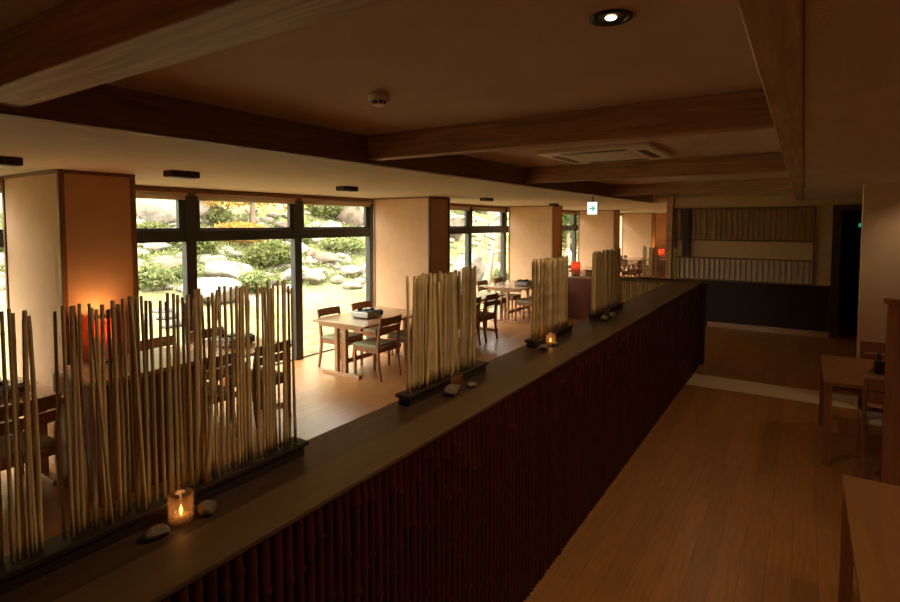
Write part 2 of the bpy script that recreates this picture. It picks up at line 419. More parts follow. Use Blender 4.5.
# ------------------------------------------------------------------ back wall
YB = 11.4
struct('wall_back', MB().box(-2.25, .42, YB, YB+.1, 0, ZC+.1).box(.42, 2.7, YB, YB+.1, 2.2, ZC+.1).box(1.25, 2.7, YB, YB+.1, 0, 2.2), M['paper'], 'back wall of the corridor behind the lattice', 'wall')
struct('wall_back_dado', MB().box(-2.15, .418, YB-.03, YB-.001, .001, .9), M['dado'], 'dark wooden dado across the back wall', 'wall')
struct('baseboard_back', MB().box(-1.5, .418, YB-.05, YB-.031, .001, .1), M['beamX'], 'wooden baseboard under the dark dado', 'baseboard')
struct('column_post', MB().box(-2.27, -2.16, YB-.09, YB-.001, 0, ZC-.001), M['beamX'], 'dark wooden post at the left end of the lattice wall', 'post')
struct('door_1', MB().box(.42, .54, YB-.06, YB+.12, .001, 2.2).box(1.13, 1.25, YB-.06, YB+.12, .001, 2.2).box(.42, 1.25, YB-.06, YB+.12, 2.2, 2.3), M['dark'], 'dark door frame at the end of the corridor', 'door')
struct('trim_3', MB().box(-2.16, -.16, YB-.05, YB-.001, 2.31, 2.5), M['paper'], 'pale header board above the lattice', 'trim')
t = empty('lattice_screen', (0, YB-.001, 0)); tag(t, 'brown wooden lattice screen over paper panels on the back wall', 'lattice')
f = MB()
for z in (.905, 1.325, 1.665, 2.27): f.box(-2.1, .17, -.045, 0, z-.012, z+.012)
f.box(-2.12, -2.09, -.045, 0, .893, 2.282).box(.15, .18, -.045, 0, .893, 2.282)
f.build('lattice_frame', M['trim'], t, bevel=.002)
s = MB(); x = -2.02
while x < .13:
    s.box(x-.008, x+.008, -.035, -.012, 1.677, 2.258); x += .089
s.build('upper_slats', M['trim'], t)
s = MB(); x = -2.03
while x < .13:
    s.box(x-.007, x+.007, -.035, -.012, .917, 1.313); x += .089
s.build('lower_slats', M['trim'], t)
MB().box(-1.975, -1.845, -.075, -.046, 1.34, 2.258).build('inner_post', M['dark'], t, bevel=.003)
MB().box(-2.09, .15, -.011, -.002, .917, 1.313).build('paper_panel', noisy('white_shoji_paper', (.74, .62, .46), .8, .05, 12), t)
# hallway past the door
t = empty('exit_sign', (1.02, 14.2, 1.9)); tag(t, 'tiny green exit sign glowing in the dark doorway', 'sign')
MB().box(-.06, .06, 0, .04, 0, .1).build('sign_box', M['white'], t)
MB().box(-.05, .05, -.003, -.0005, .01, .09).build('sign_face', M['exitg2'], t)
MB().box(-.01, .01, .01, .03, .1, ZS-1.902).build('hanger', M['metal'], t)
struct('wall_hall', MB().box(.4, 2.7, 16, 16.1, .001, ZS-.002), M['dark'], 'dark end wall of the hall past the doorway', 'wall')

# ------------------------------------------------------------------ ceiling fixtures
t = empty('smoke_detector', (-1.704, 1.991, ZC)); tag(t, 'white round smoke detector on the recessed ceiling', 'smoke detector')
MB().lathe([(.052, 0), (.052, -.022), (.047, -.026), (.0, -.026)]).build('detector_base', M['white'], t, True)
s = MB().lathe([(.032, -.0262), (.03, -.046), (.026, -.05), (0, -.05)]); cage = s.build('detector_cage', M['white'], t, True)
for a in range(8):
    an = a*PI/4+.2
    MB().box(.0295, .0325, -.0085, .0085, -.042, -.029, Matrix.Rotation(an, 4, 'Z')).build('detector_slot', M['black'], cage)
for k in range(4):
    an = k*PI/2+.4
    MB().box(.033, .05, -.006, .006, -.034, -.0262, Matrix.Rotation(an, 4, 'Z')).build('detector_fin', M['white'], t)

def downlight(loc, label, watts, group='recessed downlights', spot=150):
    t = empty('downlight', loc); tag(t, label, 'ceiling lamp', group)
    MB().lathe([(.062, 0), (.062, -.006), (.052, -.008), (.046, -.004), (.046, 0)], seg=32).build('downlight_ring', M['black'], t, True)
    MB().lathe([(.0455, -.0005), (.03, -.0012), (.0, -.0014)], seg=24).build('reflector', M['metal'], t, True)
    MB().lathe([(.017, -.002), (.013, -.006), (0, -.008)], seg=20).build('bulb', M['bulb'], t, True)
    l = bpy.data.lights.new('downlight_beam', 'SPOT'); l.energy = watts; l.color = (1, .70, .42); l.spot_size = math.radians(spot); l.spot_blend = .6; l.shadow_soft_size = .03
    o = bpy.data.objects.new('downlight_beam', l); C.objects.link(o); o.parent = t; o.location = (0, 0, -.02)
    return t
downlight((-.494, 1.625, ZC), 'lit recessed downlight nearest the viewer in the brown ceiling', 34)
downlight((-.85, 3.5, ZC), 'downlight in the recess beside the air conditioner', 22)
downlight((-.85, 6.9, ZC), 'downlight in the recess above the pale threshold band', 7)
downlight((1.3, 6.85, ZS), 'added unseen downlight brightening the tan wall by the corridor table', 13)  # added lamp out of view, placed to wash the tan wall with light
downlight((1.2, 2.9, ZS), 'added unseen downlight above the closest corridor table', 11)  # added lamp outside the view, lifts the light on the right side

t = empty('air_conditioner', (-1.45, 4.7, ZC)); tag(t, 'white ceiling cassette air conditioner between the cross beams', 'air conditioner')
MB().box(-.46, .46, -.46, .46, -.03, 0).build('panel', M['white'], t, bevel=.008)
MB().box(-.26, .26, -.26, .26, -.036, -.0302).build('intake_grille', M['white'], t, bevel=.003)
for k in range(4):
    MB().box(-.27, .27, .325, .395, -.0325, -.0302, Matrix.Rotation(k*PI/2, 4, 'Z')).build('air_slot', M['black'], t)

for (x, yv, lab) in [(-4.25, 1.3, 'left of the nearest column'), (-4.2, 2.48, 'just right of the nearest column'), (-4.35, 4.52, 'left of the second column'),
                     (-4.35, 7.75, 'right of the second column'), (-4.35, 10.6, 'before the third column'), (-4.35, 13.0, 'past the third column')]:
    t = empty('ceiling_speaker', (x, yv, ZS)); tag(t, 'small dark box fixed to the soffit ' + lab, 'ceiling box', 'dark boxes on the window soffit')
    MB().box(-.06, .06, -.12, .12, -.05, 0).build('box_body', M['dark'], t, bevel=.004)
    MB().box(-.045, .045, -.105, .105, -.053, -.0502).build('box_grille', M['black'], t)

t = empty('exit_sign', (-2.67, 8.0, 2.115)); tag(t, 'white hanging exit sign with a green arrow', 'sign')
MB().box(-.08, .08, .002, .045, 0, .195).build('sign_box', M['white'], t, bevel=.003)
MB().box(-.074, .074, -.002, .0018, .006, .189).build('sign_face', M['exitw'], t)
a = MB(); Z0 = .092
P2 = [(-.052,-.010),(.008,-.010),(-.016,-.040),(.010,-.040),(.052,.002),(.010,.044),(-.016,.044),(.008,.014),(-.052,.014)]
i0 = 0
for yy in (-.0045, -.0022): a.v += [(x, yy, Z0+z) for x, z in P2]
n = len(P2)
for k in range(n): a.f.append((k, (k+1) % n, n+(k+1) % n, n+k))
for tri in ((0,1,7,8),(1,2,3,4),(1,4,7),(7,4,5,6)): a.f.append(tri)
a.build('arrow', M['exitg'], t)
MB().box(-.012, .012, .012, .034, .195, ZS-2.116).build('hanger', M['metal'], t)

# ------------------------------------------------------------------ bamboo screens
def screen(origin, axis, label, ranges, spacing, h, trough, tilt=.02, cross=0, rmin=.005, rmax=.0075, th=.05):
    """sticks along local x from ranges; trough (x0,x1)"""
    rz = PI/2 if axis == 'y' else 0
    t = empty('bamboo_screen', origin, rz); tag(t, label, 'bamboo screen', 'bamboo stick screens along the ledge')
    b = MB(); b.box(trough[0], trough[1], -.04, .04, th*.7, th)
    b.box(trough[0]+.015, trough[1]-.015, -.032, .032, 0, th*.7)
    b.build('trough', M['trough'], t, bevel=.003)
    def stick(x, top, lean, r, dy):
        s = MB(); pts = []; rad = []; z0 = th; L = top-z0
        bow = random.uniform(-.004, .004)
        n = 5
        for k in range(n+1):
            q = k/n
            pts.append((x+lean*q+bow*math.sin(q*PI), dy, z0+L*q)); rad.append(r*(1.0-.12*q))
        # nodes
        pp = []; rr = []
        for k in range(n+1):
            pp.append(pts[k]); rr.append(rad[k])
            if k < n:
                q = random.uniform(.25, .75); a = Vector(pts[k]).lerp(Vector(pts[k+1]), q); d = (Vector(pts[k+1])-Vector(pts[k])).normalized()
                for dz, kk in ((-.004, 1.), (0, 1.14), (.004, 1.)): pp.append(tuple(a+d*dz)); rr.append(rad[k]*kk)
        s.tube(pp, rr, 7); s.build('bamboo_stick', M['bamboo'], t, True)
    for (x0, x1) in ranges:
        x = x0
        while x <= x1:
            stick(x, h+random.uniform(-.022, .014), random.uniform(-tilt, tilt), random.uniform(rmin, rmax), random.uniform(-.012, .012))
            x += spacing*random.uniform(.75, 1.25)
        for _ in range(int(cross*(x1-x0))):
            xx = random.uniform(x0+.02, x1-.02); stick(xx, h+random.uniform(-.05, .01), random.choice((-1, 1))*random.uniform(.02, .05), random.uniform(rmin, rmax), random.choice((-.022, .022)))
SX, SZ = -1.503, 1.152
screen((SX, 0, SZ), 'y', 'closest and widest bamboo stick screen on the ledge, sticks crossing unevenly', [(.10, .515), (.565, 1.295)], .0125, .622, (.05, 1.315), .006, 9, .0043, .0058)
screen((SX, 0, SZ), 'y', 'second bamboo stick screen, in front of the second column', [(1.945, 1.946), (1.985, 2.555)], .0115, .585, (1.9, 2.64), .02, 12, .006, .0088)
screen((SX, 0, SZ), 'y', 'third bamboo stick screen, left of the far red lamp', [(3.31, 3.94)], .0155, .58, (3.27, 3.98), .008, 3, .0085, .0125)
screen((SX, 0, SZ), 'y', 'fourth bamboo stick screen, right of the far red lamp', [(4.57, 5.33)], .021, .58, (4.53, 5.38), .008, 3, .0095, .0145)
screen((0, PE+.13, 1.165), 'x', 'smallest bamboo stick screen, on the golden cross partition', [(-1.98, -1.76), (-1.6, -1.5)], .04, .48, (-2.02, -1.46), .01, 2, .011, .016, .012)

# ------------------------------------------------------------------ candles and stones on the ledge
def rock_mesh(r, seed, rough=.18, sub=3, flat=1.):
    import bmesh
    bm = bmesh.new(); bmesh.ops.create_icosphere(bm, subdivisions=sub, radius=1)
    rr = random.Random(seed); planes = []
    for _ in range(int(rough*70)):
        pn = Vector((rr.gauss(0,1), rr.gauss(0,1), rr.gauss(0,1))).normalized(); planes.append((pn, rr.uniform(.62, .92)))
    off = Vector((seed*3.7, seed*1.3, seed*5.1))
    for v in bm.verts:
        d = v.co.normalized()
        k = 1+rough*(noise.noise(d*1.1+off)*1.4+noise.noise(d*2.6+off)*.6)+rough*.25*noise.noise(d*7+off)
        u = d*k
        for pn, pd in planes:
            h = u.dot(pn)
            if h > pd: u = u-pn*(h-pd)*.92
        u = u*(1+rough*.12*noise.noise(d*14+off))
        v.co = Vector((u.x*r[0], u.y*r[1], u.z*r[2]))
    return bm
def rock(name, loc, r, seed, mat, label, cat, group, rough=.18, sub=3, rz=0, sink=.55):
    bm = rock_mesh(r, seed, rough, sub)
    zmin = min(v.co.z for v in bm.verts)
    me = bpy.data.meshes.new(name); bm.to_mesh(me); bm.free(); me.materials.append(mat); me.shade_smooth()
    o = bpy.data.objects.new(name, me); C.objects.link(o)
    o.location = (loc[0], loc[1], loc[2]-(zmin*sink)); o.rotation_euler = (0, 0, rz)
    tag(o, label, cat, group); return o
def candle(yv, which, lit=True, x=-1.422):
    t = empty('candle_holder', (x, yv, SZ+.001)); tag(t, 'ribbed glass tealight holder before the %s bamboo screen' % which, 'candle holder', 'tealights on the ledge')
    s = MB(); pr = []
    for k in range(6):
        z = .006+k*.0125; pr += [(.031, z), (.034, z+.006)]
    s.lathe([(.029, 0)]+pr+[(.032, .082), (.029, .082), (.0285, .008), (0, .007)], seg=24); s.build('holder_glass', M['hglass'], t, True)
    tl_ = MB().lathe([(.02, .0085), (.02, .022), (0, .021)], seg=20).build('tealight', M['wax'], t, True)
    if lit:
        MB().lathe([(.0015, .021), (.005, .03), (.0042, .038), (.0, .052)], seg=10).build('flame', M['flame'], tl_, True)
        l = bpy.data.lights.new('candle_glow', 'POINT'); l.energy = .06; l.color = (1, .5, .2); l.shadow_soft_size = .012
        o = bpy.data.objects.new('candle_glow', l); C.objects.link(o); o.parent = t; o.location = (0, 0, .06)
candle(.812, 'closest', True); candle(2.235, 'second', False); candle(3.43, 'third', True); candle(4.66, 'fourth', False)
st = [(.735, -1.405, .034, .026, .017, 'flat pebble left of the tealight before the closest screen'), (.875, -1.4, .028, .024, .02, 'round pebble right of the tealight before the closest screen'),
      (2.15, -1.398, .045, .03, .028, 'large oval pebble before the second bamboo screen'), (2.325, -1.39, .03, .025, .012, 'small flat pebble right of the second screen tealight'),
      (3.27, -1.4, .045, .03, .02, 'pebble left of the tealight before the third screen'), (3.45, -1.4, .04, .025, .012, 'flat pebble right of the tealight before the third screen'),
      (4.56, -1.4, .05, .033, .03, 'dark pebble left of the tealight before the fourth screen'), (4.77, -1.4, .05, .03, .028, 'dark pebble right of the tealight before the fourth screen')]
for k, (yv, xv, ry, rx, rz_, lab) in enumerate(st):
    rock('pebble', (xv, yv, SZ+.001), (rx, ry, rz_), k+2, M['stone'], lab, 'pebble', 'pebbles on the ledge', .08, sink=.97)

# ------------------------------------------------------------------ furniture
def make_chair(seatm, woodm):
    t = empty('dining_chair')
    w = .42
    s = MB(); s.box(-.19, .21, -.205, .205, .405, .452); s.build('seat_cushion', seatm, t, bevel=.018, seg=3)
    f = MB(); f.box(-.19, .20, -.2, -.178, .35, .405).box(-.19, .20, .178, .2, .35, .405).box(.18, .203, -.178, .178, .35, .405).box(-.2, -.178, -.178, .178, .35, .405)
    f.build('seat_frame', woodm, t, bevel=.003)
    for sy in (-1, 1):
        l = MB(); l.strip([(.185, sy*.187, 0), (.188, sy*.187, .35), (.188, sy*.187, .405)], .032, [.026, .036, .036], (0, 1, 0)); l.build('leg', woodm, t, bevel=.003)
        l = MB(); l.strip([(-.255, sy*.194, 0), (-.225, sy*.194, .15), (-.205, sy*.194, .32), (-.203, sy*.194, .45), (-.222, sy*.194, .6), (-.262, sy*.194, .8)], .028, [.026, .034, .04, .04, .034, .026], (0, 1, 0))
        l.build('leg', woodm, t, bevel=.003)
    for z0, z1 in ((.60, .685), (.70, .80)):
        b = MB(); n = 6
        q = lambda z: -.222-(z-.6)*.2
        pts = [(0, -.179+k*.358/n) for k in range(n+1)]
        i = 0
        for k in range(n):
            y0, y1 = pts[k][1], pts[k+1][1]
            c0 = -.02*(1-(y0/.18)**2); c1 = -.02*(1-(y1/.18)**2)
            v = []
            for (yy, cc) in ((y0, c0), (y1, c1)):
                for zz in (z0, z1):
                    for dx in (-.009, .009): v.append((q(zz)+cc+dx, yy, zz))
            base = len(b.v); b.v += v
            for fc in ((0,2,6,4),(1,5,7,3),(2,3,7,6),(0,4,5,1)): b.f.append(tuple(base+z for z in fc))
            if k == 0: b.f.append((base, base+1, base+3, base+2))
            if k == n-1: b.f.append((base+4, base+6, base+7, base+5))
        b.build('backrest', woodm, t)
    return t
def make_table(length, width, woodm):
    t = empty('dining_table')
    MB().box(-width/2, width/2, 0, length, .668, .70).build('tabletop', woodm, t, bevel=.006)
    for y0 in (.06, length-.06):
        MB().box(-.33, .33, y0-.032, y0+.032, 0, .045).build('foot_bar', woodm, t, bevel=.006)
        MB().box(-.36, .36, y0-.03, y0+.03, .62, .667).build('bearer', woodm, t, bevel=.004)
        for sx in (-1, 1): MB().box(sx*.075-.026, sx*.075+.026, y0-.028, y0+.028, .0452, .619).build('leg', woodm, t, bevel=.004)
    MB().box(-.02, .02, .089, length-.089, .14, .2).build('stretcher', woodm, t, bevel=.003)
    return t
chair0 = make_chair(M['seat'], M['chair']); table0 = make_table(1.38, .94, M['table'])
used = set()
def put(o, key, loc, rz, label, cat, group):
    t = o if key not in used else copy_tree(o); used.add(key)
    t.location = loc; t.rotation_euler = (0, 0, rz); tag(t, label, cat, group); return t
TX = -5.0
tabs = [('table left of the nearest column', .4, (.78, 1.45), (.75, 1.42)),
        ('table right behind the closest bamboo screen', 2.5, (2.95, 3.52), (2.84, 3.47)),
        ('sunlit table with the gas stove left of the second column', 5.0, (5.38, 6.05), (5.29, 5.97)),
        ('table right of the second column', 7.42, (7.85, 8.5), (7.38, 7.97)),
        ('table beside the third column with a gas stove', 9.6, (9.72, 10.42), (9.95, 10.6)),
        ('table before the fourth column', 14.4, (14.8, 15.4), (14.8, 15.4)),
        ('table past the fourth column', 17.3, (17.7, 18.3), (17.7, 18.3)),
        ('farthest table before the fifth column', 19.5, (19.9, 20.5), (19.9, 20.5))]
for k, (lab, y0, wy, cyy) in enumerate(tabs):
    put(table0, 'table', (TX, y0, 0), 0, 'brown wooden trestle ' + lab, 'table', 'trestle tables along the windows')
    tl = ['table left of the nearest column', 'table behind the closest bamboo screen', 'sunlit gas stove table', 'table right of the second column', 'stove table beside the third column', 'table before the fourth column', 'table past the fourth column', 'farthest table'][k]
    for j, yv in enumerate(wy):
        put(chair0, 'chair', (TX-.30, yv, 0), 0, '%s chair on the window side of the %s' % (('nearer', 'farther')[j], tl), 'chair', 'wooden chairs around the window tables')
    for j, yv in enumerate(cyy):
        put(chair0, 'chair', (TX+.385 if k else TX+.42, yv, 0), PI, '%s chair on the aisle side of the %s' % (('nearer', 'farther')[j], tl), 'chair', 'wooden chairs around the window tables')

# gas stoves
def make_stove():
    t = empty('gas_stove')
    MB().box(-.14, .14, -.17, .17, .012, .085).build('stove_body', M['metal'], t, bevel=.008)
    for sx in (-1, 1):
        for sy in (-1, 1): MB().lathe([(.012, 0), (.014, .012)], (sx*.11, sy*.14, 0), 10).build('foot', M['black'], t)
    MB().box(-.125, .125, -.155, .085, .0852, .093).build('drip_pan', M['black'], t, bevel=.003)
    bu = MB().lathe([(.045, .0932), (.045, .106), (.03, .112), (0, .112)], (0, -.03, 0), 20).build('burner', M['black'], t, True)
    for k in range(4):
        MB().box(.05, .115, -.005, .005, .0935, .122, Matrix.Translation((0, -.03, 0)) @ Matrix.Rotation(k*PI/2+PI/4, 4, 'Z')).build('pan_support', M['black'], bu, bevel=.002)
    s = MB(); s.tube([(.1402, .12, .05), (.162, .12, .05)], .018, 14); s.build('knob', M['black'], t)
    s = MB(); s.box(-.12, .12, .095, .16, .0852, .1); s.build('gas_cover', M['metal'], t, bevel=.006)
    return t
stove0 = make_stove()
put(stove0, 'stove', (-4.99, 5.56, .701), .05, 'portable gas stove on the sunlit table left of the second column', 'gas stove', 'table gas stoves')
put(stove0, 'stove', (-5.04, 3.5, .701), .1, 'portable gas stove on the table behind the closest screen', 'gas stove', 'table gas stoves')
put(stove0, 'stove', (-4.85, 10.2, .701), .1, 'portable gas stove on the table beside the third column', 'gas stove', 'table gas stoves')
put(stove0, 'stove', (-4.95, 7.85, .701), .0, 'portable gas stove on the table right of the second column', 'gas stove', 'table gas stoves')
put(stove0, 'stove', (-4.95, 1.45, .701), .0, 'portable gas stove on the table left of the nearest column', 'gas stove', 'table gas stoves')
put(stove0, 'stove', (-4.95, 17.9, .701), .0, 'dark portable gas stove on the table past the fourth column', 'gas stove', 'table gas stoves')

# service counters with red lamps
def counter(x0, x1, y0, y1, label, hh=.88):
    t = empty('service_counter', (x0, y0, 0)); tag(t, label, 'counter', 'red wood service counters')
    MB().box(.03, x1-x0-.03, .03, y1-y0-.03, 0, hh-.035).build('counter_body', M['dark'], t)
    s = MB(); x = .02
    while x < x1-x0-.02:
        s.box(x, x+.062, .008, .029, 0, hh-.035); x += .066
    y = .03
    while y < y1-y0-.06:
        s.box(x1-x0-.029, x1-x0-.008, y, y+.062, 0, hh-.035); y += .066
    s.build('board_cladding', M['counter'], t, bevel=.003)
    MB().box(0, x1-x0, 0, y1-y0, hh-.034, hh).build('counter_top', M['counter_top'], t, bevel=.004)
counter(-4.77, -4.06, 1.73, 2.6, 'dark red board clad counter in front of the nearest column')
counter(-4.25, -3.1, 10.8, 11.5, 'dark red board clad counter with the far lamp, before the third column')
counter(-4.6, -3.2, 21.3, 21.8, 'dark red counter at the far end of the dining area', .66)
def red_lamp(loc, label, r, h, watts):
    t = empty('red_lamp', loc); tag(t, label, 'lamp', 'red paper lamps')
    MB().lathe([(r*1.02, 0), (r*1.02, .015), (r*.5, .02), (0, .02)], seg=24).build('lamp_base', M['black'], t, True)
    sh_ = MB().lathe([(r*.98, .03), (r, .03), (r, h), (r*.98, h)], seg=36, closed=True).build('lamp_shade', M['red'], t, True)
    s = MB(); s.tube([(0, 0, .02), (0, 0, h*.55)], .008, 8); s.build('lamp_stem', M['black'], t)
    s = MB(); s.lathe([(.01, h*.55), (.026, h*.62), (.028, h*.7), (.018, h*.78), (0, h*.8)], seg=16); s.build('bulb', M['bulb'], t, True)
    for k in range(3):
        s = MB(); a = k*2*PI/3; s.tube([(0, 0, .025), (r*.97*math.cos(a), r*.97*math.sin(a), .034)], .003, 6); s.build('shade_arm', M['black'], sh_)
    l = bpy.data.lights.new('lamp_glow', 'POINT'); l.energy = watts; l.color = (1, .47, .16); l.shadow_soft_size = .04
    o = bpy.data.objects.new('lamp_glow', l); C.objects.link(o); o.parent = t; o.location = (0, 0, h*.86)
red_lamp((-4.655, 2.07, .881), 'glowing red cylinder lamp against the nearest column', .068, .335, 9)
red_lamp((-4.03, 11.05, .881), 'glowing red cylinder lamp on the counter before the third column', .095, .29, 3)
red_lamp((-4.52, 21.55, .661), 'tiny glowing red lamp at the far end beside the lattice wall', .13, .36, 8)
t = empty('menu_holder', (-3.72, 11.0, .881)); tag(t, 'small brown box on the counter right of the far red lamp', 'box')
MB().box(-.07, .07, -.05, .05, 0, .1).build('box_body', M['partition'], t, bevel=.004); MB().box(-.06, .06, -.04, .04, .1002, .13).build('box_lid', M['dark'], t, bevel=.003)

# corridor tables and chairs on the right
def plain_table(x0, x1, y0, y1, label):
    t = empty('corridor_table', (x0, y0, 0)); tag(t, label, 'table', 'tables right of the corridor')
    W, L = x1-x0, y1-y0
    MB().box(0, W, 0, L, .665, .70).build('tabletop', M['rtable'], t, bevel=.004)
    MB().box(.06, W-.06, .05, .07, .6, .664).box(.06, W-.06, L-.07, L-.05, .6, .664).box(.05, .07, .071, L-.071, .6, .664).box(W-.07, W-.05, .071, L-.071, .6, .664).build('apron', M['rtable'], t)
    for a in (.005, W-.06):
        for b in (.0, L-.056): MB().box(a, a+.055, b+.003, b+.053, 0, .6635).build('leg', M['partition'], t, bevel=.003)
plain_table(.175, 1.25, 5.31, 6.39, 'brown table with a menu caddy by the tan wall')
plain_table(.2, 1.25, 2.15, 3.36, 'closest brown tabletop at the lower right corner')
rc = make_chair(M['seat_pale'], M['partition'])
rc.location = (.63, 5.44, 0); rc.rotation_euler = (0, 0, PI/2); tag(rc, 'wooden chair with pale cushion tucked under the corridor table', 'chair', 'corridor chairs')
c2 = copy_tree(rc); c2.location = (.72, 6.5, 0); c2.rotation_euler = (0, 0, -PI/2); tag(c2, 'wooden chair on the far side of the corridor table, behind the caddy', 'chair', 'corridor chairs')
t = empty('menu_caddy', (.62, 5.9, .701)); tag(t, 'small dark caddy of menus and sauces on the corridor table', 'caddy')
MB().box(-.07, .07, -.09, .09, 0, .012).box(-.07, -.062, -.09, .09, .0122, .07).box(.062, .07, -.09, .09, .0122, .07).box(-.062, .062, -.09, -.082, .0122, .07).box(-.062, .062, .082, .09, .0122, .07).build('tray', M['black'], t)
MB().box(-.045, -.03, -.075, .075, .0122, .16, ).build('menu_card', M['dark'], t)
MB().lathe([(.02, .0122), (.02, .08), (.012, .095), (.012, .11), (0, .112)], (.025, .03, 0), 14).build('sauce_bottle', M['black'], t, True)
MB().lathe([(.018, .0122), (.02, .06), (.02, .075), (0, .078)], (.025, -.035, 0), 14).build('spice_jar', M['white'], t, True)
t = empty('wooden_divider', (.515, 4.93, 0)); tag(t, 'tall brown wooden divider at the right edge before the chair', 'divider')
MB().box(.012, 1.4, .0, .075, 0, 1.405).build('divider_panel', M['partition'], t, bevel=.003)
MB().box(-.01, 1.42, -.018, .093, 1.4055, 1.44).build('divider_cap', M['partition'], t, bevel=.004)

# ------------------------------------------------------------------ garden
def tz(X, Y):
    d = max(0., -12.2-X-.06*max(0., Y-12))
    return -.1+.2*d+.02*d*d+(.12*min(1, d/3)*noise.noise(Vector((X*.35, Y*.35, 0)))*1.5)
g = MB(); NX, NY = 80, 110
for i in range(NX+1):
    for j in range(NY+1):
        X = -6.2-40*(i/NX)**1.3; Y = -16+100*j/NY
        g.v.append((X, Y, tz(X, Y)))
for i in range(NX):
    for j in range(NY):
        a = i*(NY+1)+j; g.f.append((a, a+1, a+NY+2, a+NY+1))
o = g.build('garden_lawn', M['ground'], None, True); tag(o, 'grassy garden ground rising to a bank outside the windows', 'ground', None, 'structure')
# sight lines from the room to the ground, used to find where garden pieces stand
CF, CPT, CYW, CH = 540., math.radians(3), math.atan(353/540), 1.98
def aim(px, py):
    s, c = math.sin(CYW), math.cos(CYW); sp, cp = math.sin(CPT), math.cos(CPT)
    a, b = (px-450)/CF, -(py-252)/CF
    d = Vector((-s*cp+a*c-b*s*sp, c*cp+a*s+b*c*sp, -sp+b*cp))
    t = 7.
    while t < 90:
        p = Vector((0, 0, CH))+d*t
        if p.x < -6.3 and p.z < tz(p.x, p.y): return p, t
        t += .05
    return Vector((0, 0, CH))+d*35, 35.
rocks = [(166, 222, 62, 40, 0, 'huge pale boulder high on the bank beside the nearest column'), (207, 222, 26, 30, 0, 'pale boulder high on the bank left of the yellow tree'),
    (155, 251, 30, 10, 0, 'low flat rock under the huge pale boulder'), (168, 270, 44, 16, 1, 'flat brown boulder on the bank in the window by the nearest column'),
    (230, 281, 50, 22, 0, 'grey boulder in the middle of the bank under the yellow tree'), (213, 300, 72, 24, 0, 'long white boulder at the foot of the bank'),
    (292, 281, 24, 14, 0, 'white rock right of the round clipped bush'), (322, 263, 40, 14, 1, 'dark brown rock seen above the sunlit table'),
    (352, 276, 34, 11, 0, 'pale rock above the chair backs of the sunlit table'), (331, 277, 16, 8, 1, 'small brown rock between two pale rocks'),
    (312, 282, 30, 15, 0, 'pale rock beside the window mullion over the sunlit table'), (353, 289, 22, 9, 0, 'low pale rock on the lawn above the chair back'),
    (350, 224, 36, 24, 1, 'pinkish boulder high on the bank near the second column'), (330, 236, 30, 14, 0, 'pale rock high on the bank above the dark rock'),
    (300, 252, 22, 12, 0, 'pale rock high on the bank near the middle mullion'), (3, 270, 20, 22, 0, 'pale rock seen left of the nearest column'),
    (465, 284, 40, 32, 0, 'white boulder beside the bare tree'), (455, 240, 26, 24, 1, 'brown boulder behind the white boulder by the bare tree'),
    (480, 212, 26, 10, 0, 'pale rock above the bare tree'), (185, 262, 22, 10, 1, 'brown rock behind the long white boulder'), (142, 268, 12, 9, 1, 'small brown rock at the edge of the nearest column'),
    (290, 232, 30, 10, 1, 'brown rock beneath the yellow tree'), (568, 262, 14, 16, 0, 'pale rock outside the window by the far red lamp')]
for k, (px, py, w, h, kind, lab) in enumerate(rocks):
    p, t = aim(px, py); m = t/CF
    rock('boulder', (p.x, p.y, tz(p.x, p.y)), (w*m*.42, w*m*.5, h*m*.62), k+11, M['rock' if kind == 0 else 'rock2'], lab, 'boulder', 'garden boulders', .22, 4, random.uniform(-.4, .4), .6)
for k, (px, py, w) in enumerate([(146, 295, 14), (152, 299, 14), (160, 305, 15), (163, 312, 16), (168, 319, 17), (172, 327, 18)]):
    p, t = aim(px, py)
    rock('stepping_stone', (p.x, p.y, -.1), (w*t/CF*.5, w*t/CF*.7, .09), k+50, M['step'], 'dark flat stepping stone on the garden path, number %d from the nearest column' % (k+1), 'stepping stone', 'stepping stones', .1, 3, 0, .5)
def shrub(px, py, w, h, mat, n, size, label, name='garden_shrub', group='garden shrubs'):
    p, t = aim(px, py); m = t/CF; z = tz(p.x, p.y)
    e = empty(name, (p.x, p.y, z)); tag(e, label, 'shrub', group)
    s = MB(); s.leaves((0, 0, h*m*.5), (w*m*.5, w*m*.5, h*m*.5), n, size, 0); s.build('foliage', M[mat], e)
    s = MB()
    for q in range(5):
        a = q*1.26; s.tube([(0, 0, -.1), (.12*w*m*math.cos(a), .12*w*m*math.sin(a), h*m*.25), (.3*w*m*math.cos(a), .3*w*m*math.sin(a), h*m*.6)], [.03, .02, .01], 6)
    s.build('stems', M['bark'], e)
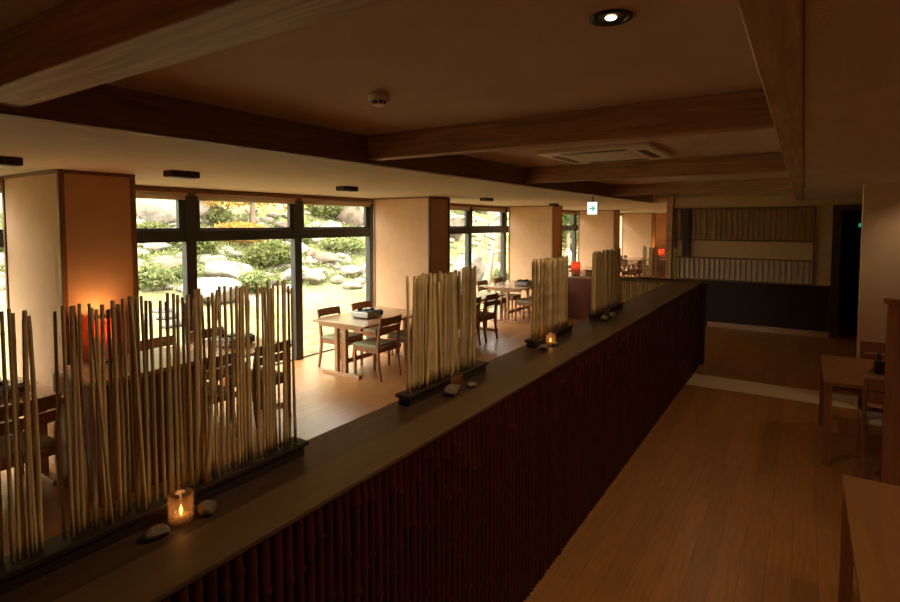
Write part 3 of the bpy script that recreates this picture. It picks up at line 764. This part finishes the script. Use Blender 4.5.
shr = [(255, 292, 34, 20, 'lime', 1500, .07, 'round clipped pale green bush beside the long white boulder'), (152, 290, 36, 26, 'lime', 1400, .08, 'pale feathery bush at the edge of the nearest column'),
    (185, 280, 24, 16, 'lime', 800, .08, 'small pale bush left of the long white boulder'), (200, 256, 34, 24, 'green', 1400, .09, 'green shrub left of the grey boulder'),
    (272, 268, 50, 26, 'green', 2000, .09, 'wide green shrub right of the grey boulder'), (325, 218, 44, 24, 'green', 1600, .1, 'bright green shrub in the top pane over the sunlit table'),
    (150, 236, 34, 12, 'green', 900, .1, 'green shrub below the huge pale boulder'), (217, 225, 30, 18, 'lime', 1000, .1, 'pale shrub left of the yellow tree trunk'),
    (300, 246, 26, 22, 'lime', 900, .09, 'pale shrub beside the middle mullion'), (345, 252, 50, 16, 'lime', 1500, .09, 'low pale groundcover behind the dark rock'),
    (5, 262, 24, 30, 'green', 800, .09, 'green shrub left of the nearest column'), (456, 226, 20, 20, 'lime', 800, .1, 'pale shrub above the white boulder by the bare tree'),
    (500, 285, 16, 16, 'lime', 500, .1, 'small pale shrub right of the bare tree'), (455, 295, 24, 14, 'green', 700, .08, 'low green shrub before the white boulder'),
    (570, 256, 26, 48, 'green', 1600, .12, 'tall green shrub in the window by the far red lamp'), (240, 244, 60, 22, 'autumn', 1800, .08, 'low orange-tinted shrub under the yellow tree'), (175, 246, 30, 14, 'lime', 800, .09, 'low pale shrub behind the flat brown boulder')]
for a in shr: shrub(*a)
def tree(px, py, h, crown, mat, n, size, label, trunk='bark', lean=0., bare=False, r0=.12):
    p, t = aim(px, py); z = tz(p.x, p.y)
    e = empty('garden_tree', (p.x, p.y, z)); tag(e, label, 'tree', 'garden trees')
    s = MB(); s.tube([(0, 0, -.2), (lean*.3, lean*.5, h*.3), (lean, lean*.6, h*.6), (lean*1.1, lean*.8, h)], [r0, r0*.8, r0*.55, r0*.25], 8)
    rnd = random.Random(int(px))
    def br(p0, d, L, r, lev):
        p1 = p0+d*L*.5+Vector((rnd.uniform(-.1, .1), rnd.uniform(-.1, .1), rnd.uniform(-.05, .1)))*L; p2 = p1+(d+Vector((rnd.uniform(-.5, .5), rnd.uniform(-.5, .5), rnd.uniform(-.3, .3)))).normalized()*L*.5
        s.tube([p0, p1, p2], [r, r*.75, r*.5], 6)
        if lev:
            for _ in range(3): br(p1.lerp(p2, rnd.uniform(0, 1)), (d+Vector((rnd.uniform(-1, 1), rnd.uniform(-1, 1), rnd.uniform(-.6, .8)))).normalized(), L*.65, r*.5, lev-1)
    for q in range(9 if bare else 6):
        a = q*2.4; zz = h*(.35+.06*q)
        br(Vector((lean*.7, lean*.5, zz)), Vector((math.cos(a), math.sin(a), .35)).normalized(), h*(.26 if bare else .3), r0*.4, 2 if bare else 1)
    s.build('trunk', M[trunk], e, True)
    if n:
        f = MB()
        for c, r, k in crown: f.leaves(c, r, int(n*k), size, 0, .2)
        f.build('crown', M[mat], e)
tree(253, 232, 4.2, [((0, 0, 1.9), (1.5, 2.6, 1.1), .5), ((.3, -1.5, 1.6), (1., 1.2, .8), .25), ((.2, 1.6, 1.7), (1., 1.3, .8), .25)], 'autumn', 2600, .12, 'yellow autumn tree seen through the second pane')
tree(487, 292, 3.4, [], 'autumn', 0, .1, 'pale bare tree with twisting branches before the third column', 'palebark', .25, True, .1)
tree(568, 258, 5, [((0, 0, 3.2), (2, 2, 1.8), 1)], 'dgreen', 1800, .16, 'dark green tree outside the window by the far red lamp')
tree(500, 262, 6, [((0, 0, 4.6), (2.4, 2.4, 1.6), 1)], 'dgreen', 1800, .18, 'dark evergreen behind the bare tree')
tree(455, 212, 5, [((0, 0, 3), (2.4, 2.4, 1.8), 1)], 'lime', 1800, .16, 'pale tree at the top of the bank behind the second column')
# slatted outbuilding beyond the bare tree
px_, py_ = -17.6, 36.
e = empty('garden_fence', (px_, py_, tz(px_, py_))); tag(e, 'dark slatted wooden fence behind the bare tree', 'fence')
s = MB()
for k in range(16): s.box(k*.24, k*.24+.12, -.06, .0, -.2, 3.1)
s.build('slats', M['fence'], e)
s = MB()
for z in (.5, 1.6, 2.8): s.box(-.1, 3.8, .002, .07, z, z+.12)
s.build('rails', M['fence'], e)
# scattered ground cover
gc = MB()
for _ in range(3600):
    px = random.uniform(-60, 600)
    p, t_ = aim(px, random.uniform(216, 286))
    if p.x > -12.8 or t_ > 60: continue
    q = Vector((p.x, p.y, tz(p.x, p.y)))
    gc.leaves(q+Vector((0, 0, .06)), (.3, .3, .16), 18, .05, 0, .2)
o = gc.build('groundcover_plants', M['lime']); tag(o, 'low pale green groundcover across the rocky bank', 'plants', None, 'stuff')

sg = MB()
import bmesh
base = []
for k in range(8):
    bm = rock_mesh((1, 1, .6), 200+k, .22, 2); bm.verts.ensure_lookup_table()
    base.append(([v.co.copy() for v in bm.verts], [tuple(v.index for v in f.verts) for f in bm.faces])); bm.free()
for _ in range(640):
    px = random.uniform(-60, 600)
    p, t_ = aim(px, random.uniform(212, 292))
    if p.x > -12.4 or t_ > 60: continue
    vs_, fs_ = random.choice(base); r = random.uniform(.08, .34); a = random.uniform(0, 6.28); i0 = len(sg.v); ca, sa = math.cos(a)*r, math.sin(a)*r
    z = tz(p.x, p.y)
    sg.v += [(p.x+v.x*ca-v.y*sa, p.y+v.x*sa+v.y*ca, z+v.z*r+.05) for v in vs_]; sg.f += [tuple(i0+q for q in f) for f in fs_]
o = sg.build('bank_rubble', M['rock'], None, True); tag(o, 'loose rubble stones scattered over the planted bank', 'stones', None, 'stuff')

# ------------------------------------------------------------------ light
w = bpy.data.worlds.new('overcast_sky'); bpy.context.scene.world = w; w.use_nodes = True
bg = w.node_tree.nodes['Background']; bg.inputs[0].default_value = (1, .96, .89, 1); bg.inputs[1].default_value = 15.
l = bpy.data.lights.new('sun', 'SUN'); l.energy = 1.5; l.color = (1, .93, .8); l.angle = math.radians(6)
o = bpy.data.objects.new('sun', l); C.objects.link(o); o.rotation_euler = Vector((-.75, .25, -.9)).to_track_quat('-Z', 'Y').to_euler(); o.location = (8, -3, 12)
for (a, b) in ((.45, 6.9), (6.9, 14.), (14., 21.6)):
    l = bpy.data.lights.new('window_portal', 'AREA'); l.shape = 'RECTANGLE'; l.size = b-a; l.size_y = 2.3
    l.cycles.is_portal = True
    o = bpy.data.objects.new('window_portal', l); C.objects.link(o); o.location = (WX-.15, (a+b)/2, 1.15)
    o.rotation_euler = Vector((1, 0, 0)).to_track_quat('-Z', 'Z').to_euler()

# ------------------------------------------------------------------ camera and view
cam = bpy.data.cameras.new('camera'); co = bpy.data.objects.new('camera', cam); C.objects.link(co)
co.location = (0, 0, CH); co.rotation_euler = (PI/2-CPT, 0, CYW)
cam.sensor_width = 36; cam.lens = 540/900*36; cam.shift_y = -49/900; cam.clip_start = .02; cam.clip_end = 300
sc = bpy.context.scene; sc.camera = co
vs = sc.view_settings; vs.view_transform = 'Standard'; vs.look = 'None'; vs.exposure = 0; vs.gamma = 1; vs.use_curve_mapping = False
sc.cycles.use_denoising = True; sc.cycles.max_bounces = 10; sc.cycles.diffuse_bounces = 6; sc.cycles.transparent_max_bounces = 12
sc.cycles.sample_clamp_indirect = 6; sc.cycles.caustics_reflective = False; sc.cycles.caustics_refractive = False
